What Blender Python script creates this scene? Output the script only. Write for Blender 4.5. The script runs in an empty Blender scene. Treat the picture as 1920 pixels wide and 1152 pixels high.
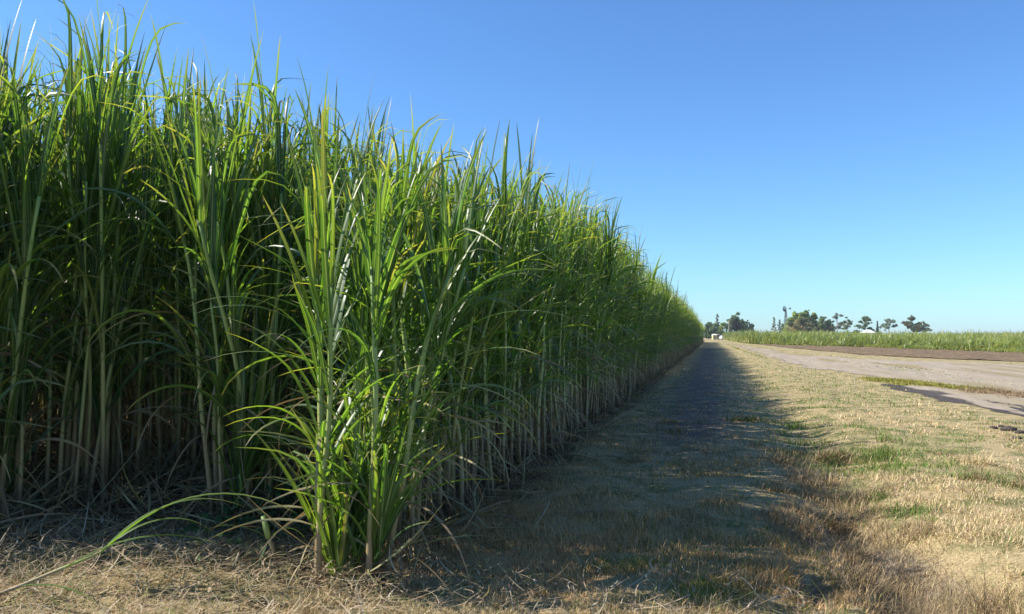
import bpy, math
import numpy as np
from mathutils import Vector

R = np.random.default_rng(7)
PI = math.pi
scene = bpy.context.scene
HAZE = 0.0002
COL = scene.collection

# ------------------------------------------------------------------ camera numbers (a phone held at eye height)
F = 1478.0; CX, CY = 960.0, 576.0
YAW = math.radians(14.24); PITCH = math.atan(53.0 / F); CAMH = 1.6
HOR = 629.0

def ground_at(px, py, h=0.0):
    """where a pixel of the photograph meets the level ground"""
    D = F * (CAMH - h) / (py - HOR)
    return at_depth(px, D)

def at_depth(px, D):
    xc = (px - CX) * D / F
    c, s = math.cos(YAW), math.sin(YAW)
    return xc * c - D * s, xc * s + D * c

def height_at(py, D):
    return CAMH + (HOR - py) * D / F

# ------------------------------------------------------------------ numpy helpers
def vnoise(x, y, seed=0):
    """smooth value noise 0..1"""
    xi = np.floor(x).astype(np.int64); yi = np.floor(y).astype(np.int64)
    xf = x - xi; yf = y - yi
    u = xf * xf * (3 - 2 * xf); v = yf * yf * (3 - 2 * yf)
    def h(a, b):
        n = (a * 374761393 + b * 668265263 + seed * 1442695041) & 0x7fffffff
        n = ((n ^ (n >> 13)) * 1274126177) & 0x7fffffff
        return ((n ^ (n >> 16)) & 0xffff) / 65535.0
    return (h(xi, yi) * (1 - u) + h(xi + 1, yi) * u) * (1 - v) + (h(xi, yi + 1) * (1 - u) + h(xi + 1, yi + 1) * u) * v

def fbm(x, y, seed=0, octv=4):
    s = 0; a = 0.5; t = 0
    for k in range(octv):
        s = s + a * vnoise(x * 2 ** k, y * 2 ** k, seed + 17 * k); t += a; a *= 0.5
    return s / t

def sstep(a, b, x):
    t = np.clip((x - a) / (b - a), 0, 1); return t * t * (3 - 2 * t)

class Geo:
    """collects quads/triangles with per-point attributes into one mesh"""
    def __init__(s):
        s.v = []; s.q = []; s.qm = []; s.a = []; s.n = 0
    def add(s, V, Q, mat=0, attr=None):
        V = np.asarray(V, dtype=np.float64).reshape(-1, 3); Q = np.asarray(Q, dtype=np.int64)
        s.v.append(V); s.q.append(Q + s.n); s.qm.append(np.full(len(Q), mat, dtype=np.int32) if np.isscalar(mat) else np.asarray(mat))
        if attr is None: attr = np.zeros((len(V), 4))
        s.a.append(np.asarray(attr, dtype=np.float64).reshape(-1, 4)); s.n += len(V)
    def arrays(s):
        return np.concatenate(s.v), s.q, np.concatenate(s.qm), np.concatenate(s.a)
    def merge(s, other, M=None, T=None):
        V, Q, m, a = other.arrays()
        if M is not None: V = V @ np.asarray(M).T
        if T is not None: V = V + np.asarray(T)
        off = s.n
        s.v.append(V); s.a.append(a); s.n += len(V)
        for q in other.q: s.q.append(q + off)
        s.qm.append(m)
    def mesh(s, name, mats, smooth=True):
        V = np.concatenate(s.v); me = bpy.data.meshes.new(name)
        loops = np.concatenate([q.reshape(-1) for q in s.q])
        sizes = np.concatenate([np.full(len(q), q.shape[1]) for q in s.q])
        starts = np.concatenate([[0], np.cumsum(sizes)[:-1]])
        me.vertices.add(len(V)); me.vertices.foreach_set('co', V.astype(np.float32).reshape(-1))
        me.loops.add(len(loops)); me.loops.foreach_set('vertex_index', loops.astype(np.int32))
        me.polygons.add(len(sizes)); me.polygons.foreach_set('loop_start', starts.astype(np.int32))
        for m in mats: me.materials.append(m)
        me.polygons.foreach_set('material_index', np.concatenate(s.qm).astype(np.int32))
        me.polygons.foreach_set('use_smooth', np.full(len(sizes), smooth))
        at = me.attributes.new('tint', 'FLOAT_COLOR', 'POINT')
        at.data.foreach_set('color', np.concatenate(s.a).astype(np.float32).reshape(-1))
        me.update(calc_edges=True)
        return me

def link(name, data, parent=None):
    o = bpy.data.objects.new(name, data); COL.objects.link(o)
    if parent is not None: o.parent = parent
    return o

def tag(o, label=None, cat=None, group=None, kind=None):
    if label: o['label'] = label
    if cat: o['category'] = cat
    if group: o['group'] = group
    if kind: o['kind'] = kind
    return o

def empty(name, loc, rz=0.0):
    o = link(name, None); o.location = loc; o.rotation_euler = (0, 0, rz); o.empty_display_size = 0.2
    return o

# ------------------------------------------------------------------ strips (leaves, blades) and tubes
def strips(P0, az, th0, bend, length, width, seg=8, power=1.5, kink=None, kpos=None, fold=0.35, twist=None, azdrift=None, prof='leaf', fine=True, rnd=None):
    """curved strap leaves; attribute = (across -1..1 -> 0..1, along, random, kind)"""
    N = len(P0); t = np.linspace(0, 1, seg + 1)[None, :]
    if prof == 'leaf': t = t ** 1.0
    c = lambda a: np.broadcast_to(np.asarray(a, dtype=np.float64), (N,))[:, None]
    th = c(th0) + c(bend) * t ** power
    if kink is not None: th = th + c(kink) / (1 + np.exp(-(t - c(kpos)) / 0.035))
    az2 = c(az) + (c(azdrift) * t if azdrift is not None else 0)
    d = np.stack([np.sin(th) * np.cos(az2), np.sin(th) * np.sin(az2), np.cos(th)], -1)
    step = c(length)[..., None] / seg
    mid = np.concatenate([np.zeros((N, 1, 3)), np.cumsum((d[:, :-1] + d[:, 1:]) * 0.5 * step, axis=1)], 1) + np.asarray(P0)[:, None, :]
    side = np.stack([-np.sin(az2), np.cos(az2), np.zeros_like(az2)], -1)
    nrm = np.cross(d, side)
    if twist is not None:
        tw = c(twist) * t
        side, nrm = side * np.cos(tw)[..., None] + nrm * np.sin(tw)[..., None], nrm * np.cos(tw)[..., None] - side * np.sin(tw)[..., None]
    if prof == 'leaf': w = (0.45 + 0.55 * np.clip(t / 0.22, 0, 1)) * np.clip(1 - t, 0, 1) ** 0.62
    else: w = np.clip(1 - t, 0, 1) ** 0.7
    w = (w * c(width) * 0.5)[..., None]
    r = c(rnd if rnd is not None else R.random(N)) + 0 * t
    tt = t + 0 * r
    if fine:
        V = np.stack([mid + side * w + nrm * w * fold * -1, mid, mid - side * w + nrm * w * fold * -1], 2)
        A = np.stack([np.stack([np.zeros_like(r), tt, r, r * 0 + 1], -1), np.stack([r * 0 + .5, tt, r, r * 0 + 1], -1), np.stack([r * 0 + 1, tt, r, r * 0 + 1], -1)], 2)
        k = 3
    else:
        V = np.stack([mid + side * w, mid - side * w], 2)
        A = np.stack([np.stack([r * 0 + .2, tt, r, r * 0 + 1], -1), np.stack([r * 0 + .8, tt, r, r * 0 + 1], -1)], 2)
        k = 2
    base = (np.arange(N) * (seg + 1) * k)[:, None, None] + (np.arange(seg) * k)[None, :, None] + np.arange(k - 1)[None, None, :]
    Q = np.stack([base, base + 1, base + 1 + k, base + k], -1).reshape(-1, 4)
    return V.reshape(-1, 3), Q, A.reshape(-1, 4)

def tube(P, rad, sides=6, rnd=0.5, cap=True):
    P = np.asarray(P, dtype=np.float64); n = len(P); rad = np.broadcast_to(np.asarray(rad, dtype=np.float64), (n,))
    d = np.gradient(P, axis=0); d /= np.linalg.norm(d, axis=1)[:, None] + 1e-9
    up = np.where(np.abs(d[:, 2:3]) > 0.9, np.array([[1.0, 0, 0]]), np.array([[0, 0, 1.0]]))
    s = np.cross(d, up); s /= np.linalg.norm(s, axis=1)[:, None]; u = np.cross(s, d)
    a = np.arange(sides) * 2 * PI / sides
    V = P[:, None, :] + rad[:, None, None] * (s[:, None, :] * np.cos(a)[None, :, None] + u[:, None, :] * np.sin(a)[None, :, None])
    i = np.arange(n - 1)[:, None] * sides; j = np.arange(sides)[None, :]; j2 = (j + 1) % sides
    Q = np.stack([i + j, i + j2, i + sides + j2, i + sides + j], -1).reshape(-1, 4)
    V = V.reshape(-1, 3); t = np.repeat(np.linspace(0, 1, n), sides)
    A = np.stack([np.tile(np.arange(sides) / sides, n), t, t * 0 + rnd, t * 0 + 1], -1)
    if cap:
        V = np.concatenate([V, P[-1:], P[:1]]); A = np.concatenate([A, [[.5, 1, rnd, 1]], [[.5, 0, rnd, 1]]])
        top = (n - 1) * sides
        jj = np.arange(sides); j3 = (jj + 1) % sides
        T = np.concatenate([np.stack([top + jj, top + j3, np.full(sides, n * sides)], -1), np.stack([j3, jj, np.full(sides, n * sides + 1)], -1)])
    else: T = np.zeros((0, 3), dtype=np.int64)
    return V, Q, T, A

def add_tube(g, P, rad, mat=0, sides=6, rnd=0.5):
    V, Q, T, A = tube(P, rad, sides, rnd); base = g.n
    g.add(V, Q, mat, A)
    if len(T): g.q.append(T + base); g.qm.append(np.full(len(T), mat, dtype=np.int32))

def add_box(g, lo, hi, mat=0, tint=(0.5, 0.5, 0.5, 1)):
    x0, y0, z0 = lo; x1, y1, z1 = hi
    V = [(x0, y0, z0), (x1, y0, z0), (x1, y1, z0), (x0, y1, z0), (x0, y0, z1), (x1, y0, z1), (x1, y1, z1), (x0, y1, z1)]
    g.add(V, [(0, 3, 2, 1), (4, 5, 6, 7), (0, 1, 5, 4), (1, 2, 6, 5), (2, 3, 7, 6), (3, 0, 4, 7)], mat, np.tile(tint, (8, 1)))

# ------------------------------------------------------------------ materials
def nodes_of(name):
    m = bpy.data.materials.new(name); m.use_nodes = True; nt = m.node_tree; nt.nodes.clear()
    out = nt.nodes.new('ShaderNodeOutputMaterial')
    return m, nt, out

def N(nt, typ, **kw):
    n = nt.nodes.new(typ)
    for k, v in kw.items():
        if k in n.inputs.keys() if isinstance(k, str) else False: n.inputs[k].default_value = v
        else: setattr(n, k, v)
    return n

def ramp(nt, stops):
    r = nt.nodes.new('ShaderNodeValToRGB'); e = r.color_ramp.elements
    while len(e) < len(stops): e.new(0.5)
    for el, (p, c) in zip(e, stops): el.position = p; el.color = (*c, 1) if len(c) == 3 else c
    return r

def mixc(nt, fac, a, b, blend='MIX'):
    m = nt.nodes.new('ShaderNodeMix'); m.data_type = 'RGBA'; m.blend_type = blend
    for sock, val in ((0, fac), (6, a), (7, b)):
        if hasattr(val, 'is_linked') or hasattr(val, 'links'): nt.links.new(val, m.inputs[sock])
        else: m.inputs[sock].default_value = val if not isinstance(val, tuple) else (*val, 1) if len(val) == 3 else val
    return m.outputs[2]

def principled(nt, out, color, rough=0.6, spec=0.5):
    b = nt.nodes.new('ShaderNodeBsdfPrincipled')
    if isinstance(color, tuple): b.inputs['Base Color'].default_value = (*color, 1)
    else: nt.links.new(color, b.inputs['Base Color'])
    b.inputs['Roughness'].default_value = rough; b.inputs['Specular IOR Level'].default_value = spec
    nt.links.new(b.outputs[0], out.inputs[0])
    return b

def leaf_material(name, stops, rib, trans_gain, trans=0.4, rough=0.42, spec=0.5, tip=None):
    """strap leaf: colour from a per-leaf random, pale midrib, translucent; tips dry out"""
    m, nt, out = nodes_of(name); L = nt.links.new
    at = N(nt, 'ShaderNodeAttribute', attribute_name='tint'); sep = nt.nodes.new('ShaderNodeSeparateColor'); L(at.outputs['Color'], sep.inputs[0])
    oi = nt.nodes.new('ShaderNodeObjectInfo')
    ad = N(nt, 'ShaderNodeMath', operation='MULTIPLY_ADD'); ad.inputs[1].default_value = 0.3; L(oi.outputs['Random'], ad.inputs[0]); L(sep.outputs[2], ad.inputs[2])
    fr = N(nt, 'ShaderNodeMath', operation='FRACT'); L(ad.outputs[0], fr.inputs[0])
    r = ramp(nt, stops); L(fr.outputs[0], r.inputs[0])
    col = r.outputs[0]
    # streaks along the blade
    w = N(nt, 'ShaderNodeTexNoise'); w.inputs['Scale'].default_value = 7.0; w.inputs['Detail'].default_value = 3
    geo = nt.nodes.new('ShaderNodeNewGeometry'); L(geo.outputs['Position'], w.inputs['Vector'])
    col = mixc(nt, w.outputs[0], col, mixc(nt, 1.0, col, (0.72, 0.78, 0.7), 'MULTIPLY'))
    if tip is not None:
        tr = ramp(nt, [(0.0, (0, 0, 0)), (0.72, (0, 0, 0)), (1.0, (1, 1, 1))]); L(sep.outputs[1], tr.inputs[0])
        pw = N(nt, 'ShaderNodeMath', operation='MULTIPLY'); L(tr.outputs[0], pw.inputs[0]); L(fr.outputs[0], pw.inputs[1])
        col = mixc(nt, pw.outputs[0], col, tip)
    ab = N(nt, 'ShaderNodeMath', operation='SUBTRACT'); L(sep.outputs[0], ab.inputs[0]); ab.inputs[1].default_value = 0.5
    ab2 = N(nt, 'ShaderNodeMath', operation='ABSOLUTE'); L(ab.outputs[0], ab2.inputs[0])
    rr = ramp(nt, [(0.0, (1, 1, 1)), (0.05, (0.85, 0.85, 0.85)), (0.11, (0, 0, 0))]); L(ab2.outputs[0], rr.inputs[0])
    col = mixc(nt, rr.outputs[0], col, rib)
    b = principled(nt, out, col, rough, spec)
    tb = nt.nodes.new('ShaderNodeBsdfTranslucent'); L(mixc(nt, 1.0, col, trans_gain, 'MULTIPLY'), tb.inputs[0])
    mx = nt.nodes.new('ShaderNodeMixShader'); mx.inputs[0].default_value = trans
    L(b.outputs[0], mx.inputs[1]); L(tb.outputs[0], mx.inputs[2]); L(mx.outputs[0], out.inputs[0])
    return m

def tint_material(name, trans=0.0, rough=0.8, spec=0.25, gain=(1.3, 1.4, 0.8)):
    """colour straight from the per-piece colour attribute"""
    m, nt, out = nodes_of(name); L = nt.links.new
    at = N(nt, 'ShaderNodeAttribute', attribute_name='tint')
    b = principled(nt, out, at.outputs['Color'], rough, spec)
    if trans > 0:
        tb = nt.nodes.new('ShaderNodeBsdfTranslucent'); L(mixc(nt, 1.0, at.outputs['Color'], gain, 'MULTIPLY'), tb.inputs[0])
        mx = nt.nodes.new('ShaderNodeMixShader'); mx.inputs[0].default_value = trans
        L(b.outputs[0], mx.inputs[1]); L(tb.outputs[0], mx.inputs[2]); L(mx.outputs[0], out.inputs[0])
    return m

def plain_material(name, color, rough=0.6, spec=0.4, metal=0.0, var=0.15, scale=6.0):
    m, nt, out = nodes_of(name); L = nt.links.new
    no = N(nt, 'ShaderNodeTexNoise'); no.inputs['Scale'].default_value = scale; no.inputs['Detail'].default_value = 5
    geo = nt.nodes.new('ShaderNodeNewGeometry'); L(geo.outputs['Position'], no.inputs['Vector'])
    c = mixc(nt, no.outputs[0], tuple(x * (1 - var) for x in color), tuple(min(1, x * (1 + var)) for x in color))
    b = principled(nt, out, c, rough, spec); b.inputs['Metallic'].default_value = metal
    return m

def stalk_material():
    m, nt, out = nodes_of('cane stalk'); L = nt.links.new
    at = N(nt, 'ShaderNodeAttribute', attribute_name='tint'); sep = nt.nodes.new('ShaderNodeSeparateColor'); L(at.outputs['Color'], sep.inputs[0])
    r = ramp(nt, [(0.0, (0.17, 0.10, 0.06)), (0.18, (0.32, 0.24, 0.12)), (0.34, (0.36, 0.36, 0.13)), (0.7, (0.27, 0.35, 0.10)), (1.0, (0.16, 0.25, 0.06))])
    no = N(nt, 'ShaderNodeTexNoise'); no.inputs['Scale'].default_value = 5; no.inputs['Detail'].default_value = 3
    geo = nt.nodes.new('ShaderNodeNewGeometry'); L(geo.outputs['Position'], no.inputs['Vector'])
    ad = N(nt, 'ShaderNodeMath', operation='MULTIPLY_ADD'); L(no.outputs[0], ad.inputs[0]); ad.inputs[1].default_value = 0.5; ad.inputs[2].default_value = -0.25
    a2 = N(nt, 'ShaderNodeMath', operation='ADD'); L(ad.outputs[0], a2.inputs[0]); L(sep.outputs[1], a2.inputs[1]); L(a2.outputs[0], r.inputs[0])
    principled(nt, out, r.outputs[0], 0.5, 0.4)
    return m

def ground_material():
    m, nt, out = nodes_of('verge earth'); L = nt.links.new
    geo = nt.nodes.new('ShaderNodeNewGeometry')
    def noise(scale, detail=6, rough=0.6):
        n = N(nt, 'ShaderNodeTexNoise'); n.inputs['Scale'].default_value = scale; n.inputs['Detail'].default_value = detail; n.inputs['Roughness'].default_value = rough
        L(geo.outputs['Position'], n.inputs['Vector']); return n.outputs[0]
    fine = noise(38, 8, 0.75); mid = noise(2.2); big = noise(0.45)
    straw = ramp(nt, [(0.25, (0.10, 0.075, 0.045)), (0.45, (0.33, 0.25, 0.13)), (0.7, (0.56, 0.45, 0.25))]); L(fine, straw.inputs[0])
    green = ramp(nt, [(0.3, (0.04, 0.06, 0.02)), (0.7, (0.17, 0.19, 0.06))]); L(fine, green.inputs[0])
    soil = ramp(nt, [(0.3, (0.07, 0.055, 0.045)), (0.7, (0.23, 0.18, 0.14))]); L(fine, soil.inputs[0])
    gm = ramp(nt, [(0.47, (0, 0, 0)), (0.62, (0.8, 0.8, 0.8))]); L(mid, gm.inputs[0])
    c = mixc(nt, gm.outputs[0], straw.outputs[0], green.outputs[0])
    # attribute: r = bare soil, g = under cane trash
    at = N(nt, 'ShaderNodeAttribute', attribute_name='tint'); sep = nt.nodes.new('ShaderNodeSeparateColor'); L(at.outputs['Color'], sep.inputs[0])
    sm = N(nt, 'ShaderNodeMath', operation='MULTIPLY'); L(sep.outputs[0], sm.inputs[0]); bm = ramp(nt, [(0.35, (0.5, 0.5, 0.5)), (0.55, (1, 1, 1))]); L(mid, bm.inputs[0]); L(bm.outputs[0], sm.inputs[1])
    c = mixc(nt, sm.outputs[0], c, soil.outputs[0])
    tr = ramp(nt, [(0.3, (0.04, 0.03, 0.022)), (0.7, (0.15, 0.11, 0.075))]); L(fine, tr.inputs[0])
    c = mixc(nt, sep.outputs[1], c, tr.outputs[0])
    b = principled(nt, out, c, 0.95, 0.1)
    bp = nt.nodes.new('ShaderNodeBump'); bp.inputs['Strength'].default_value = 0.7; bp.inputs['Distance'].default_value = 0.03; L(fine, bp.inputs['Height']); L(bp.outputs[0], b.inputs['Normal'])
    return m

def earth_material(name, lo, hi, patch=None, stretch=(1, 1, 1), scale=9.0, pr=(0.5, 0.62), bump=0.5, dist=0.03, wear=0.55):
    m, nt, out = nodes_of(name); L = nt.links.new
    geo = nt.nodes.new('ShaderNodeNewGeometry')
    mp = nt.nodes.new('ShaderNodeMapping'); mp.inputs['Scale'].default_value = stretch; L(geo.outputs['Position'], mp.inputs['Vector'])
    n1 = N(nt, 'ShaderNodeTexNoise'); n1.inputs['Scale'].default_value = scale; n1.inputs['Detail'].default_value = 8; n1.inputs['Roughness'].default_value = 0.7; L(mp.outputs[0], n1.inputs['Vector'])
    n2 = N(nt, 'ShaderNodeTexNoise'); n2.inputs['Scale'].default_value = 0.5; n2.inputs['Detail'].default_value = 6; n2.inputs['Roughness'].default_value = 0.65; L(mp.outputs[0], n2.inputs['Vector'])
    r = ramp(nt, [(0.3, lo), (0.7, hi)]); L(n1.outputs[0], r.inputs[0]); c = r.outputs[0]
    r2 = ramp(nt, [(0.3, (0.75, 0.75, 0.75)), (0.7, (1, 1, 1))]); L(n2.outputs[0], r2.inputs[0])
    c = mixc(nt, 1.0, c, r2.outputs[0], 'MULTIPLY')
    at = N(nt, 'ShaderNodeAttribute', attribute_name='tint'); sep = nt.nodes.new('ShaderNodeSeparateColor'); L(at.outputs['Color'], sep.inputs[0])
    n3 = N(nt, 'ShaderNodeTexNoise'); n3.inputs['Scale'].default_value = 1.6; n3.inputs['Detail'].default_value = 7; n3.inputs['Roughness'].default_value = 0.7; L(mp.outputs[0], n3.inputs['Vector'])
    if patch is not None:
        pm = ramp(nt, [(pr[0], (0, 0, 0)), (pr[1], (0.85, 0.85, 0.85))]); L(n2.outputs[0], pm.inputs[0]); c = mixc(nt, pm.outputs[0], c, patch)
    b = principled(nt, out, c, 0.95, 0.1)
    bp = nt.nodes.new('ShaderNodeBump'); bp.inputs['Strength'].default_value = bump; bp.inputs['Distance'].default_value = dist; L(n1.outputs[0], bp.inputs['Height']); L(bp.outputs[0], b.inputs['Normal'])
    # worn, broken edge: the sheet thins out where edge factor + noise is low
    sm = N(nt, 'ShaderNodeMath', operation='MULTIPLY_ADD'); L(sep.outputs[0], sm.inputs[0]); sm.inputs[1].default_value = wear; L(n3.outputs[0], sm.inputs[2])
    mr = nt.nodes.new('ShaderNodeMapRange'); mr.inputs[1].default_value = 0.78; mr.inputs[2].default_value = 0.92; L(sm.outputs[0], mr.inputs[0])
    tp = nt.nodes.new('ShaderNodeBsdfTransparent'); mx = nt.nodes.new('ShaderNodeMixShader'); L(mr.outputs[0], mx.inputs[0]); L(tp.outputs[0], mx.inputs[1]); L(b.outputs[0], mx.inputs[2]); L(mx.outputs[0], out.inputs[0])
    return m

M_LEAF = leaf_material('green cane leaf', [(0.0, (0.036, 0.086, 0.032)), (0.35, (0.060, 0.122, 0.034)), (0.7, (0.094, 0.160, 0.036)), (0.92, (0.125, 0.180, 0.040)), (1.0, (0.22, 0.18, 0.07))], (0.24, 0.29, 0.15), (2.7, 2.9, 0.6), 0.43, 0.40, 0.6, tip=(0.34, 0.25, 0.11))
M_DRY = leaf_material('dry cane leaf', [(0.0, (0.14, 0.10, 0.055)), (0.35, (0.28, 0.20, 0.11)), (0.7, (0.42, 0.33, 0.19)), (1.0, (0.24, 0.25, 0.09))], (0.38, 0.30, 0.19), (1.1, 1.0, 0.8), 0.25, 0.7, 0.3)
M_STALK = stalk_material()
M_YOUNG = leaf_material('young cane leaf', [(0.0, (0.07, 0.125, 0.03)), (0.35, (0.14, 0.19, 0.038)), (0.7, (0.25, 0.27, 0.055)), (1.0, (0.46, 0.38, 0.12))], (0.3, 0.36, 0.15), (1.7, 1.8, 0.8), 0.35, 0.45, 0.5)
M_GRASS = tint_material('grass blades', 0.15, 0.75, 0.25, (1.3, 1.25, 0.8))
M_GROUND = ground_material()

# ------------------------------------------------------------------ terrain
def swale(x, y):
    c = 1.25 + 0.15 * np.sin(y * 0.5) + 0.02 * y * (y < 14) * 0.5
    return np.exp(-((x - c) / 0.42) ** 2) * (0.09 + 0.2 * np.exp(-((y - 6.0) / 1.7) ** 2) * (0.6 + 0.8 * vnoise(x * 1.5, y * 1.1, 12))) * sstep(60, 20, y)

PITS = [(*ground_at(1590, 962), .20, .20), (*ground_at(1650, 1072), .17, .24), (*ground_at(1530, 1092), .16, .14), (*ground_at(1700, 1135), .15, .16), (*ground_at(1500, 985), .25, .10), (*ground_at(1590, 855), .2, .08)]
def pits(x, y):
    p = 0
    for px_, py_, r_, d_ in PITS: p = p + 1.5 * d_ * np.exp(-(((x - px_) / r_) ** 2 + ((y - py_) / (r_ * 1.6)) ** 2) ** 1.5)
    return p

def terrain(x, y):
    x = np.asarray(x, dtype=np.float64); y = np.asarray(y, dtype=np.float64)
    near = sstep(3.9, 2.9, x) * sstep(-1, 1.5, y) * sstep(160, 60, y)
    bump = (fbm(x * 0.9, y * 0.9, 3) - 0.5) * 0.14 + (fbm(x * 3.5, y * 3.5, 9) - 0.5) * 0.05
    slope = 0.05 * sstep(-2.0, -3.2, x) + 0.04 * sstep(1.6, 2.6, x) * sstep(3.9, 2.8, x)
    return near * (bump - swale(x, y) + slope - pits(x, y)) - 0.0

def field_front(x):
    """where the cane rows start (their ends face the camera)"""
    return np.interp(x, [-30, -12, -9, -7, -5.4, -3.9, -2.3], [1.8, 2.1, 3.4, 4.4, 4.6, 5.9, 4.7])

def axis_lines(dense_lo, dense_hi, step, lo, hi, grow=1.18):
    a = list(np.arange(dense_lo, dense_hi + 1e-6, step)); s = step
    while a[-1] < hi: s *= grow; a.append(a[-1] + s)
    b = []; s = step; p = dense_lo
    while p > lo: s *= grow; p -= s; b.append(p)
    return np.array(b[::-1] + a)

xs = axis_lines(-8, 6, 0.085, -2600, 2600); ys = axis_lines(2.5, 18, 0.085, -500, 5200)
GX, GY = np.meshgrid(xs, ys)
GZ = terrain(GX, GY)
nx, ny = len(xs), len(ys)
idx = (np.arange(ny - 1)[:, None] * nx + np.arange(nx - 1)[None, :]).reshape(-1)
Q = np.stack([idx, idx + 1, idx + nx + 1, idx + nx], -1)
bare = np.exp(-((GX + 0.35) / 0.75) ** 2) * sstep(9, 14, GY) * sstep(200, 60, GY) * 1.2
bare = np.clip(np.maximum(np.maximum(bare, sstep(0.09, 0.2, swale(GX, GY))), sstep(.04, .12, pits(GX, GY))), 0, 1)
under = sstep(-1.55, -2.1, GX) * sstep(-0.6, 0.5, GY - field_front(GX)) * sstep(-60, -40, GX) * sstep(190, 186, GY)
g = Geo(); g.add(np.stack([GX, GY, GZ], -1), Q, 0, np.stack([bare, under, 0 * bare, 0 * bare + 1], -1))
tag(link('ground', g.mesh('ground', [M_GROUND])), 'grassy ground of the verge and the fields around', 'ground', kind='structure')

# ------------------------------------------------------------------ sheets: track, ploughed soil, mud
def sheet(name, left, right, ystations, z, mat, label, cat, jitter=0.2, seed=1, nacross=40, soft=0.8, zfun=None):
    """a strip of ground between two edge curves x(y), its edges ragged"""
    yy = ystations
    l = np.interp(yy, *zip(*left)) + (fbm(yy * 0.8, yy * 0 + seed, seed) - 0.5) * 2 * jitter * (1 + yy / 60)
    r = np.interp(yy, *zip(*right)) + (fbm(yy * 0.7, yy * 0 + seed + 5, seed + 5) - 0.5) * 2 * jitter * (1 + yy / 60)
    u = np.linspace(0, 1, nacross)
    u = 0.5 - 0.5 * np.cos(u * PI); X = l[:, None] * (1 - u) + r[:, None] * u; Y = np.repeat(yy[:, None], nacross, 1)
    Z = np.full_like(X, z)
    n = len(yy); i = (np.arange(n - 1)[:, None] * nacross + np.arange(nacross - 1)[None, :]).reshape(-1)
    edge = np.minimum(np.minimum(u[None, :] * (r - l)[:, None], (1 - u)[None, :] * (r - l)[:, None]), np.minimum(yy - yy[0], yy[-1] - yy)[:, None] * .6 + 0 * X)
    edge = np.clip(edge / (soft * (1 + np.maximum(Y, 0) / 80)), 0, 1)
    if zfun: Z = Z + zfun(X, Y) * edge ** 2
    g = Geo(); g.add(np.stack([X, Y, Z], -1), np.stack([i, i + 1, i + nacross + 1, i + nacross], -1), 0, np.stack([edge, edge, edge, edge * 0 + 1], -1))
    return tag(link(name, g.mesh(name, [mat])), label, cat, kind='structure')

YS = np.concatenate([np.arange(-20, 60, 0.4), np.arange(60, 460, 3)])
M_TRACK = earth_material('pale track dirt', (0.30, 0.24, 0.175), (0.47, 0.39, 0.295), patch=(0.24, 0.19, 0.10), stretch=(1.0, 0.12, 1), scale=4.0, pr=(0.50, 0.60), bump=0.9, dist=0.06)
M_SOIL = earth_material('ploughed brown soil', (0.10, 0.07, 0.04), (0.30, 0.21, 0.125), scale=2.6, bump=1.0, dist=0.15)
M_MUD = earth_material('dark damp soil', (0.04, 0.035, 0.032), (0.13, 0.11, 0.10), scale=8.0, bump=0.8, stretch=(1, .6, 1), wear=0.5)
TRACK_L = [(-20, 5.2), (15, 5.2), (19, 5.4), (26, 5.1), (33, 5.4), (37, 4.7), (41, 3.6), (80, 2.9), (145, 2.3), (215, 1.4), (460, 0.8)]
TRACK_R = [(-20, 30), (20, 23.0), (40, 19), (49.5, 16.4), (58, 10.2), (73, 7.6), (110, 6.6), (150, 5.6), (215, 4.3), (460, 3.4)]
FIELD = [(-20, 60), (30, 41), (50, 34.5), (75, 27.6), (115, 18.5), (148, 10.6), (150, 10.2)]
sheet('dirt_track', TRACK_L, TRACK_R, YS, 0.004, M_TRACK, 'pale dusty dirt track running along the verge', 'track', 0.35, 3, nacross=90, zfun=lambda x, y: 0.02 * sstep(.42, .6, fbm(x * 1.5, y * .06, 14)) + .01 * fbm(x * 4, y * 1.2, 15))
YS2 = np.concatenate([np.arange(10, 80, 0.35), np.arange(80, 151, 0.7)])
sheet('ploughed_soil', [(10, 32), (34, 22.5), (51, 17.8), (60, 13.6), (69, 11.1), (100, 8.6), (137, 6.7), (150, 6.2)], [(10, 51), (30, 42), (50, 35.2), (75, 28.2), (115, 19.0), (131, 12.3), (150, 7.4)], YS2, 0.012, M_SOIL, 'strip of bare brown ploughed soil before the young cane', 'soil', 0.4, 8, nacross=90, zfun=lambda x, y: 0.16 * fbm(x * 2.2, y * 1.1, 71) * sstep(.3, .6, fbm(x * .9, y * .5, 72)) + .02)
YS3 = np.arange(13.2, 22.6, 0.3)
def mud(name, c, w, label, seed):
    sheet(name, [(y, x - hw) for y, x, hw in c], [(y, x + hw) for y, x, hw in c], np.linspace(c[0][0], c[-1][0], 40), 0.010, M_MUD, label, 'soil', 0.22, seed, 14, 0.4)
mud('damp_soil', [(16.5, 6.3, 0.4), (19.5, 6.2, 0.85), (22, 6.1, 1.1), (26, 5.7, 0.8), (29, 5.4, 0.35)], 1, 'dark damp soil patch at the near edge of the track', 21)

# ------------------------------------------------------------------ sugarcane: prototype stalks with their leaves
def stalk_curve(h, lean, az, n=13):
    t = np.linspace(0, 1, n)
    off = lean * h * t ** 1.6
    wob = 0.012 * np.sin(t * 9 + az * 3)
    return np.stack([off * math.cos(az) + wob, off * math.sin(az) - wob, h * t], -1)

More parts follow.
